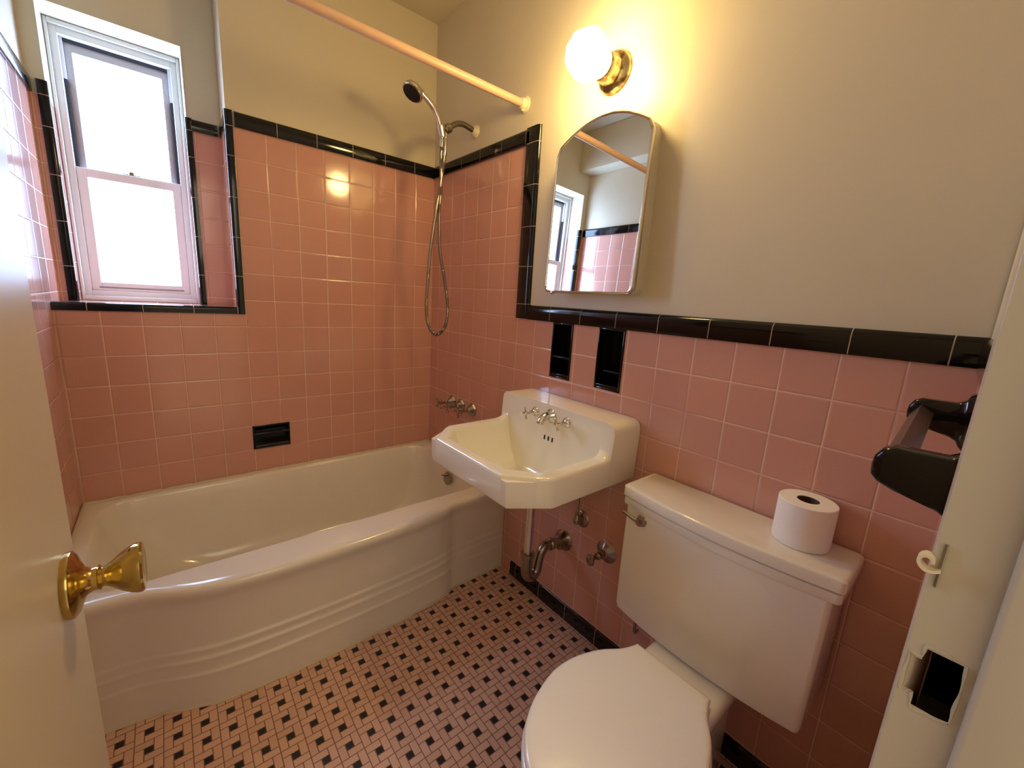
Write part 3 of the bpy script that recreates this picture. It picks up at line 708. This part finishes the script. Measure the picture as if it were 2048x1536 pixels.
hose = smooth_path([(-.166, -.366, Z(1.494)), (-.168, -.362, Z(1.42)), (-.163, -.360, Z(1.30)), (-.168, -.358, Z(1.20)), (-.160, -.357, Z(1.04)), (-.130, -.357, Z(.90)), (-.112, -.357, Z(.79)), (-.118, -.357, Z(.71)),
                    (-.145, -.357, Z(.668)), (-.175, -.357, Z(.660)), (-.207, -.357, Z(.695)), (-.223, -.358, Z(.77)), (-.219, -.359, Z(.90)), (-.208, -.360, Z(1.04)), (-.186, -.361, Z(1.20)), (-.166, -.361, Z(1.32)), (-.152, -.362, Z(1.43)), (-.150, -.364, Z(1.50))], 40)
bm = nb(); tube(bm, hose, lambda t: .0070+.0006*math.sin(t*2200), 10); obj('hose', bm, HOSE, hs)
bm = nb(); tube(bm, [(-.168, -.365, Z(1.505)), (-.168, -.363, Z(1.46))], .0085, 14); tube(bm, [(-.150, -.365, Z(1.525)), (-.151, -.363, Z(1.450)), (-.152, -.362, Z(1.43))], .009, 14); obj('hose_nut', bm, CHROME, hs)
# shower rod
rod = thing('shower_rod', (-.715, -.70, Z(1.578)), 'long salmon pink shower curtain rod above the tub', 'curtain rod')
bm = nb(); lathe(bm, (-.012, -.700, Z(1.581)), nX, [(0, .0145), (XL*-1-.024, .0145)], 24); obj('rod_tube', bm, RODM, rod)
for x, d in ((.005, nX), (XL-.005, XA)):
    bm = nb(); lathe(bm, (x, -.700, Z(1.581)), d, [(0, .029), (.004, .029), (.007, .025), (.010, .0205), (.024, .0195), (.026, .016)], 28)
    lathe(bm, (x+(-.012 if d == nX else .012), -.700, Z(1.581)-.016), nZ, [(0, .006), (.008, .006), (.010, .004)], 10)
    obj('rod_flange', bm, IVORY, rod)

# ------------------------------------------------------------------ soap dish and tumbler niches
soap = thing('soap_dish', (-.805, 0, Z(.111)), 'black recessed ceramic soap dish in the tile above the tub', 'soap dish')
def niche(par, plane, a0, a1, z0, z1, dep, extra):
    P_ = (lambda a, n, z: (a, n, z)) if plane == 'y' else (lambda a, n, z: (n, a, z))
    t = .007
    bm = nb()
    for q in ((a0, a0+t, z0, z1), (a1-t, a1, z0, z1), (a0, a1, z0, z0+t), (a0, a1, z1-t, z1)):
        vs0 = set(bm.verts); box(bm, q[0], q[1], -.004, dep, q[2], q[3], bev=.0022, seg=2)
        for v in set(bm.verts)-vs0: v.co = P_(v.co.x, v.co.y, v.co.z)
    vs0 = set(bm.verts); box(bm, a0+.002, a1-.002, dep-.004, dep, z0+.002, z1-.002)
    for v in set(bm.verts)-vs0: v.co = P_(v.co.x, v.co.y, v.co.z)
    obj('recess', bm, BLACK, par)
    bm = nb()
    for i_, (b0, b1, c0, c1, d0, d1) in enumerate(extra):
        if i_: obj('shelf' if plane == 'x' else 'dish_lip', bm, BLACK, par); bm = nb()
        vs0 = set(bm.verts); box(bm, b0, b1, d0, d1, c0, c1, bev=.003, seg=3)
        for v in set(bm.verts)-vs0: v.co = P_(v.co.x, v.co.y, v.co.z)
    return bm
bm = niche(soap, 'y', -.8795, -.7305, Z(.1105), Z(.2195), .045, [(-.876, -.734, Z(.175), Z(.187), -.010, .004), (-.874, -.736, Z(.114), Z(.130), -.009, .040)])
obj('grab_bar', bm, BLACKM, soap, label='slim bar across the dish')
n1 = thing('tumbler_niche', (0, -1.003, P1[2]), 'black glazed niche nearer the bathtub with a shelf bar catching light', 'wall niche', 'black niches over the sink')
bm = niche(n1, 'x', P1[0], P1[1], P1[2], P1[3], .07, [(P1[0]+.006, P1[1]-.006, Z(.632), Z(.641), -.002, .055), (P1[0]+.005, P1[1]-.005, Z(.560), Z(.574), -.003, .06)])
obj('shelf', bm, BLACK, n1)
n2 = thing('tumbler_niche', (0, -1.226, P2[2]), 'black glazed niche farther from the bathtub, right one of the pair over the sink', 'wall niche', 'black niches over the sink')
bm = niche(n2, 'x', P2[0], P2[1], P2[2], P2[3], .07, [(P2[0]+.006, P2[1]-.006, Z(.615), Z(.622), .012, .060), (P2[0]+.005, P2[1]-.005, Z(.560), Z(.574), -.003, .06)])
obj('shelf', bm, BLACK, n2)

# ------------------------------------------------------------------ wall lamp
lamp = thing('wall_lamp', (0, -1.128, Z(1.55)), 'lit white glass globe lamp on a tarnished round plate above the mirror', 'lamp')
lc = Vector((.005, -1.128, Z(1.548)))
bm = nb(); lathe(bm, lc, nX, [(0, .061), (.004, .0615), (.010, .060), (.018, .055), (.024, .047), (.027, .043), (.030, .042), (.050, .041), (.066, .041), (.069, .039), (.070, .03)], 44)
obj('wall_plate', bm, TARN, lamp)
bm = nb()
gp = [(.058, .030), (.072, .032), (.082, .045), (.101, .060), (.124, .0665), (.150, .0635), (.177, .048), (.196, .022), (.200, .012), (.2005, .001)]
n = 8; ax, u, v = basis(nX); rs = []
for d, r in gp:
    ring = []
    for i in range(n*4):
        a = 2*PI*i/(n*4); seg = (a % (2*PI/n))-PI/n
        k = math.cos(PI/n)/math.cos(seg); k = 1-(1-k)*.9
        ring.append(lc+Vector(nX)*d+(u*math.cos(a+.3)+v*math.sin(a+.3))*r*k*1.01)
    rs.append(ring)
rings(bm, rs, True, True, True)
obj('glass_globe', bm, GLOBE, lamp, smooth=15)

# ------------------------------------------------------------------ mirror cabinet
cab = thing('mirror_cabinet', (0, -1.135, Z(.87)), 'arched-top mirror medicine cabinet with a thin chrome frame', 'mirror')
def arch(w, z0, zs, zp, rb=.022, rt_=.030):
    """outline in (y offset, z): rounded lower corners, shoulders, shallow arched top"""
    p = []
    for k in range(7):
        a = PI+PI/2*k/6; p.append((-w+rb+rb*math.cos(a), z0+rb+rb*math.sin(a)))
    for k in range(7):
        a = 1.5*PI+PI/2*k/6; p.append((w-rb+rb*math.cos(a), z0+rb+rb*math.sin(a)))
    n = 28
    for k in range(n+1):
        y = w-2*w*k/n; t = y/w
        z = zs+(zp-zs)*(1-abs(t)**2.0)
        e = max(0, abs(t)-.93)/.07; z -= .018*e*e
        p.append((y, z))
    return p
mc = Vector((-.047, -1.134, Z(1.14))); MT, MY = math.radians(1.8), math.radians(-.6)
MR = Matrix.Translation(mc) @ Matrix.Rotation(MY, 4, 'Z') @ Matrix.Rotation(MT, 4, 'Y')
def MP(y, z, n): return MR @ Vector((-n, y, z-1.14))
def oc(w, a, b, c): return arch(w, a, b, c)
zz0, zsh, zpk = .874, 1.352, 1.418
bm = nb(); o1 = arch(.186, zz0+.003, zsh-.002, zpk-.004)
rs = [[(x, -1.134+y, Z(z)) for y, z in o1] for x in (.006, -.030, -.034)]
rings(bm, rs, True, True, True); obj('cabinet_box', bm, PAINT, cab)
bm = nb(); oo = arch(.190, zz0, zsh, zpk); oi = arch(.1835, zz0+.0065, zsh-.0055, zpk-.007)
rings(bm, [[MP(y, z, -.008) for y, z in oo], [MP(y, z, .002) for y, z in oo], [MP((a[0]+b[0])/2, (a[1]+b[1])/2, .0045) for a, b in zip(oo, oi)], [MP(y, z, .001) for y, z in oi], [MP(y, z, -.006) for y, z in oi]], True)
R2 = [[MP(y, z, -.008) for y, z in oo], [MP(y, z, -.0085) for y, z in oi]]; rings(bm, R2, True)
obj('mirror_frame', bm, CHROME, cab, smooth=60)
bm = nb(); bm.faces.new([bm.verts.new(MP(y, z, 0)) for y, z in arch(.185, zz0+.005, zsh-.004, zpk-.0055)])
bm.normal_update()
R3 = [[MP(y, z, 0) for y, z in arch(.185, zz0+.005, zsh-.004, zpk-.0055)], [MP(y, z, -.004) for y, z in arch(.185, zz0+.005, zsh-.004, zpk-.0055)]]; rings(bm, R3, True, False, True)
bmesh.ops.remove_doubles(bm, verts=bm.verts, dist=1e-5)
obj('mirror_glass', bm, MIRROR, cab, smooth=20)
bm = nb(); box(bm, -.064, -.050, -.993, -.985, Z(.867), Z(.880), bev=.001); obj('door_catch', bm, CHROME, cab)

# ------------------------------------------------------------------ toilet
toi = thing('toilet', (-.36, -1.70, 0), 'white two-piece toilet with closed lid and bowed tank', 'toilet')
TY = -1.700
def tank_sec(z, hw, xb, xf, bow, r, n=10):
    """rounded plan section, bowed front"""
    p = []; N = 26
    cs = [(xb-r, -hw+r, 0), (xb-r, hw-r, 1)]
    # back right corner .. go counter clockwise: back edge at xb
    for k in range(7):
        a = -PI/2+PI/2*k/6; p.append((xb-.006+.006*math.cos(a), -hw+.006+.006*math.sin(a)))
    for k in range(7):
        a = PI/2*k/6; p.append((xb-.006+.006*math.cos(a), hw-.006+.006*math.sin(a)))
    for k in range(7):
        a = PI/2+PI/2*k/6; p.append((xf+r+r*math.cos(a), hw-r+r*math.sin(a)))
    for k in range(1, N):
        y = (hw-r)-2*(hw-r)*k/N; t = y/(hw-r); p.append((xf-bow*(1-t*t), y))
    for k in range(7):
        a = PI+PI/2*k/6; p.append((xf+r+r*math.cos(a), -hw+r+r*math.sin(a)))
    return [(x, TY+y, Z(z)) for x, y in p]
bm = nb()
rings(bm, [tank_sec(-.052, .228, -.030, -.150, .020, .022), tank_sec(-.058+.012, .238, -.022, -.160, .022, .014), tank_sec(-.03, .2405, -.020, -.163, .022, .013), tank_sec(.10, .242, -.018, -.163, .022, .013), tank_sec(.287, .2435, -.016, -.160, .022, .013)], True, True, True)
tank = obj('tank', bm, PORC, toi, smooth=50)
bm = nb(); a = dict(xb=-.008, xf=-.158, bow=.026, r=.018)
L_ = [(.282, -.005, 0), (.2832, -.002, 0), (.286, -.001, 0), (.3045, -.001, 0), (.3060, -.003, 0), (.3068, -.0065, 0), (.3080, -.0065, 0), (.3088, -.001, 0), (.3105, .0015, 0), (.3345, .0012, 0), (.3378, -.001, 0), (.3395, -.005, 0), (.340, -.011, 0)]
rings(bm, [tank_sec(z, .2575+e, -.008, -.160-e, .026, .012) for z, e, _ in L_], True, True, True)
obj('tank_lid', bm, PORC, toi, smooth=38)
bm = nb(); lathe(bm, (-.166, -1.518, Z(.262)), nX, [(0, .016), (.004, .016), (.007, .013), (.012, .0135), (.018, .0115), (.020, .004)], 24)
tube(bm, smooth_path([(-.180, -1.518, Z(.262)), (-.182, -1.497, Z(.264)), (-.180, -1.475, Z(.268)), (-.179, -1.462, Z(.269))], 5), lambda t: .0055-.001*t, 10)
obj('flush_lever', bm, CHROMED, tank)
# bowl, seat and lid
def seat_out(s=1.0, grow=0., x0=-.272, back=.090):
    pts = [(x0, back+.004), (x0-.022, back+.010), (x0-.050, back+.022), (x0-.090, back+.048), (-.400, .154), (-.445, .166), (-.500, .168), (-.550, .157), (-.600, .138), (-.645, .108), (-.680, .068), (-.695, .035), (-.700, 0)]
    P_ = smooth_path([(x, y, 0) for x, y in pts], 5)
    half = [(p.x, p.y) for p in P_]
    full = half+[(x, -y) for x, y in reversed(half[:-1])]
    cx_ = -.47; out = []
    n = len(full)
    for i, (x, y) in enumerate(full):
        x1_, y1_ = full[(i+1) % n]; x0_, y0_ = full[i-1]
        tx, ty = x1_-x0_, y1_-y0_; l = math.hypot(tx, ty) or 1
        nx_, ny_ = -ty/l, tx/l
        if (x-cx_)*nx_+y*ny_ < 0: nx_, ny_ = -nx_, -ny_
        out.append((x+nx_*grow, y+ny_*grow))
    return out
TX = -1.704
def ringz(g, z, **k):
    o = seat_out(); a = 1+g/.215; b = 1+g/.168; return [(-.485+(x+.485)*a, TX+y*b, Z(z)) for x, y in o]
def scaled(k, z): return [(-.48+(x+.48)*k, TX+y*k, Z(z)) for x, y in seat_out()]
bm = nb()
rings(bm, [ringz(-.006, -.022), ringz(-.001, -.020), ringz(0, -.014), ringz(0, -.008), ringz(-.002, -.003), ringz(-.007, -.0005), ringz(-.014, .0008), scaled(.85, .0016), scaled(.6, .003), scaled(.3, .004), scaled(.08, .0043)], True, True, True)
obj('lid', bm, PLAS, toi, smooth=50)
bm = nb()
rings(bm, [ringz(-.004, -.046), ringz(.002, -.044), ringz(.004, -.038), ringz(.004, -.031), ringz(.001, -.026), ringz(-.006, -.0245)], True, True, True)
obj('seat', bm, PLAS, toi, smooth=50)
bm = nb()
def bowl_ring(z, g, sx, sy, cx_=-.46): return [(cx_+(x-cx_)*(sx+g/.2), TX+y*(sy+g/.168), Z(z)) for x, y in seat_out()]
rings(bm, [bowl_ring(-.047, -.004, 1, 1), bowl_ring(-.060, -.004, 1, 1), bowl_ring(-.10, -.006, .97, .95, -.42), bowl_ring(-.17, -.006, .84, .80, -.36), bowl_ring(-.25, -.006, .70, .64, -.34), bowl_ring(-.33, -.006, .64, .58, -.33), bowl_ring(-.385, -.002, .68, .64, -.33), bowl_ring(-H+.001, .002, .70, .66, -.33)], True, True, True)
box(bm, -.300, -.040, TX-.105, TX+.105, Z(-.105), Z(-.053), bev=.018, seg=4)
box(bm, -.300, -.070, TX-.085, TX+.085, .001, Z(-.09), bev=.03, seg=4)
obj('bowl', bm, PORC, toi, smooth=50)
for s in (-1, 1):
    bm = nb(); box(bm, -.286, -.262, TX+s*.070-.014, TX+s*.070+.014, Z(-.054), Z(-.012), bev=.006, seg=3); obj('hinge', bm, PLAS, toi)
bm = nb(); tube(bm, smooth_path([(-.06, -1.49, Z(-.05)), (-.06, -1.48, Z(-.12)), (-.04, -1.47, Z(-.2)), (-.005, -1.46, Z(-.22))], 5), .005, 8); obj('supply_tube', bm, CHROMED, toi)
# paper roll
roll_ = thing('toilet_paper_roll', (-.063, -1.850, Z(.3405)), 'white toilet paper roll standing on the tank lid', 'toilet paper')
bm = nb(); c = (-.063, -1.850, Z(.3405))
lathe(bm, c, ZA, [(0, .022), (0, .0545), (.0015, .0558), (.098, .0558), (.0995, .0545), (.1, .022), (.099, .0213), (.001, .0213), (0, .022)], 56, caps=False); obj('paper', bm, PAPER, roll_)
bm = nb(); lathe(bm, c, ZA, [(.0005, .0212), (.0992, .0212), (.0992, .0198), (.0005, .0198), (.0005, .0212)], 40, caps=False); obj('cardboard_core', bm, CARD, roll_)

# ------------------------------------------------------------------ towel bar on the doorway wall
bar = thing('towel_bar', (-.33, -2.062, Z(.67)), 'black ceramic towel bar on the wall beside the doorway', 'towel bar')
def post(xc, zc=.665):
    bm = nb(); w0 = .014
    e = ey(xc)
    side = [(0, .046), (.006, .043), (.010, .033), (.020, .027), (.045, .026), (.062, .026), (.071, .021), (.076, .012), (.077, .002), (.076, -.010), (.070, -.017), (.055, -.023), (.030, -.029), (.018, -.032), (.010, -.036), (.006, -.044), (0, -.050)]
    rs = []
    def wd(n): return w0+.013*max(0, 1-n/.016)**1.5
    for k, (a_, s_) in enumerate(((-1, .86), (-.93, .96), (-.7, 1), (.7, 1), (.93, .96), (1, .86))):
        rs.append([(xc+a_*wd(n), e+n*(s_ if n > .03 else 1), Z(zc)+z*s_) for n, z in side])
    rings(bm, rs, True, True, True); return bm
obj('post', post(-.512, .676), BLACK, bar, smooth=50); obj('post', post(-.116, .685), BLACK, bar, smooth=50)
bm = nb(); q = .0148
e0, e1 = ey(-.49), ey(-.13)
rings(bm, [[(x, e+.058+math.sin(k*PI/2+.2)*q, Z(zz)+math.cos(k*PI/2+.2)*q) for k in range(4)] for x, e, zz in ((-.50, e0, .677), (-.125, e1, .686))], True, True, True)
obj('bar', bm, BARM, bar, smooth=0)
print('objects', len(bpy.data.objects))
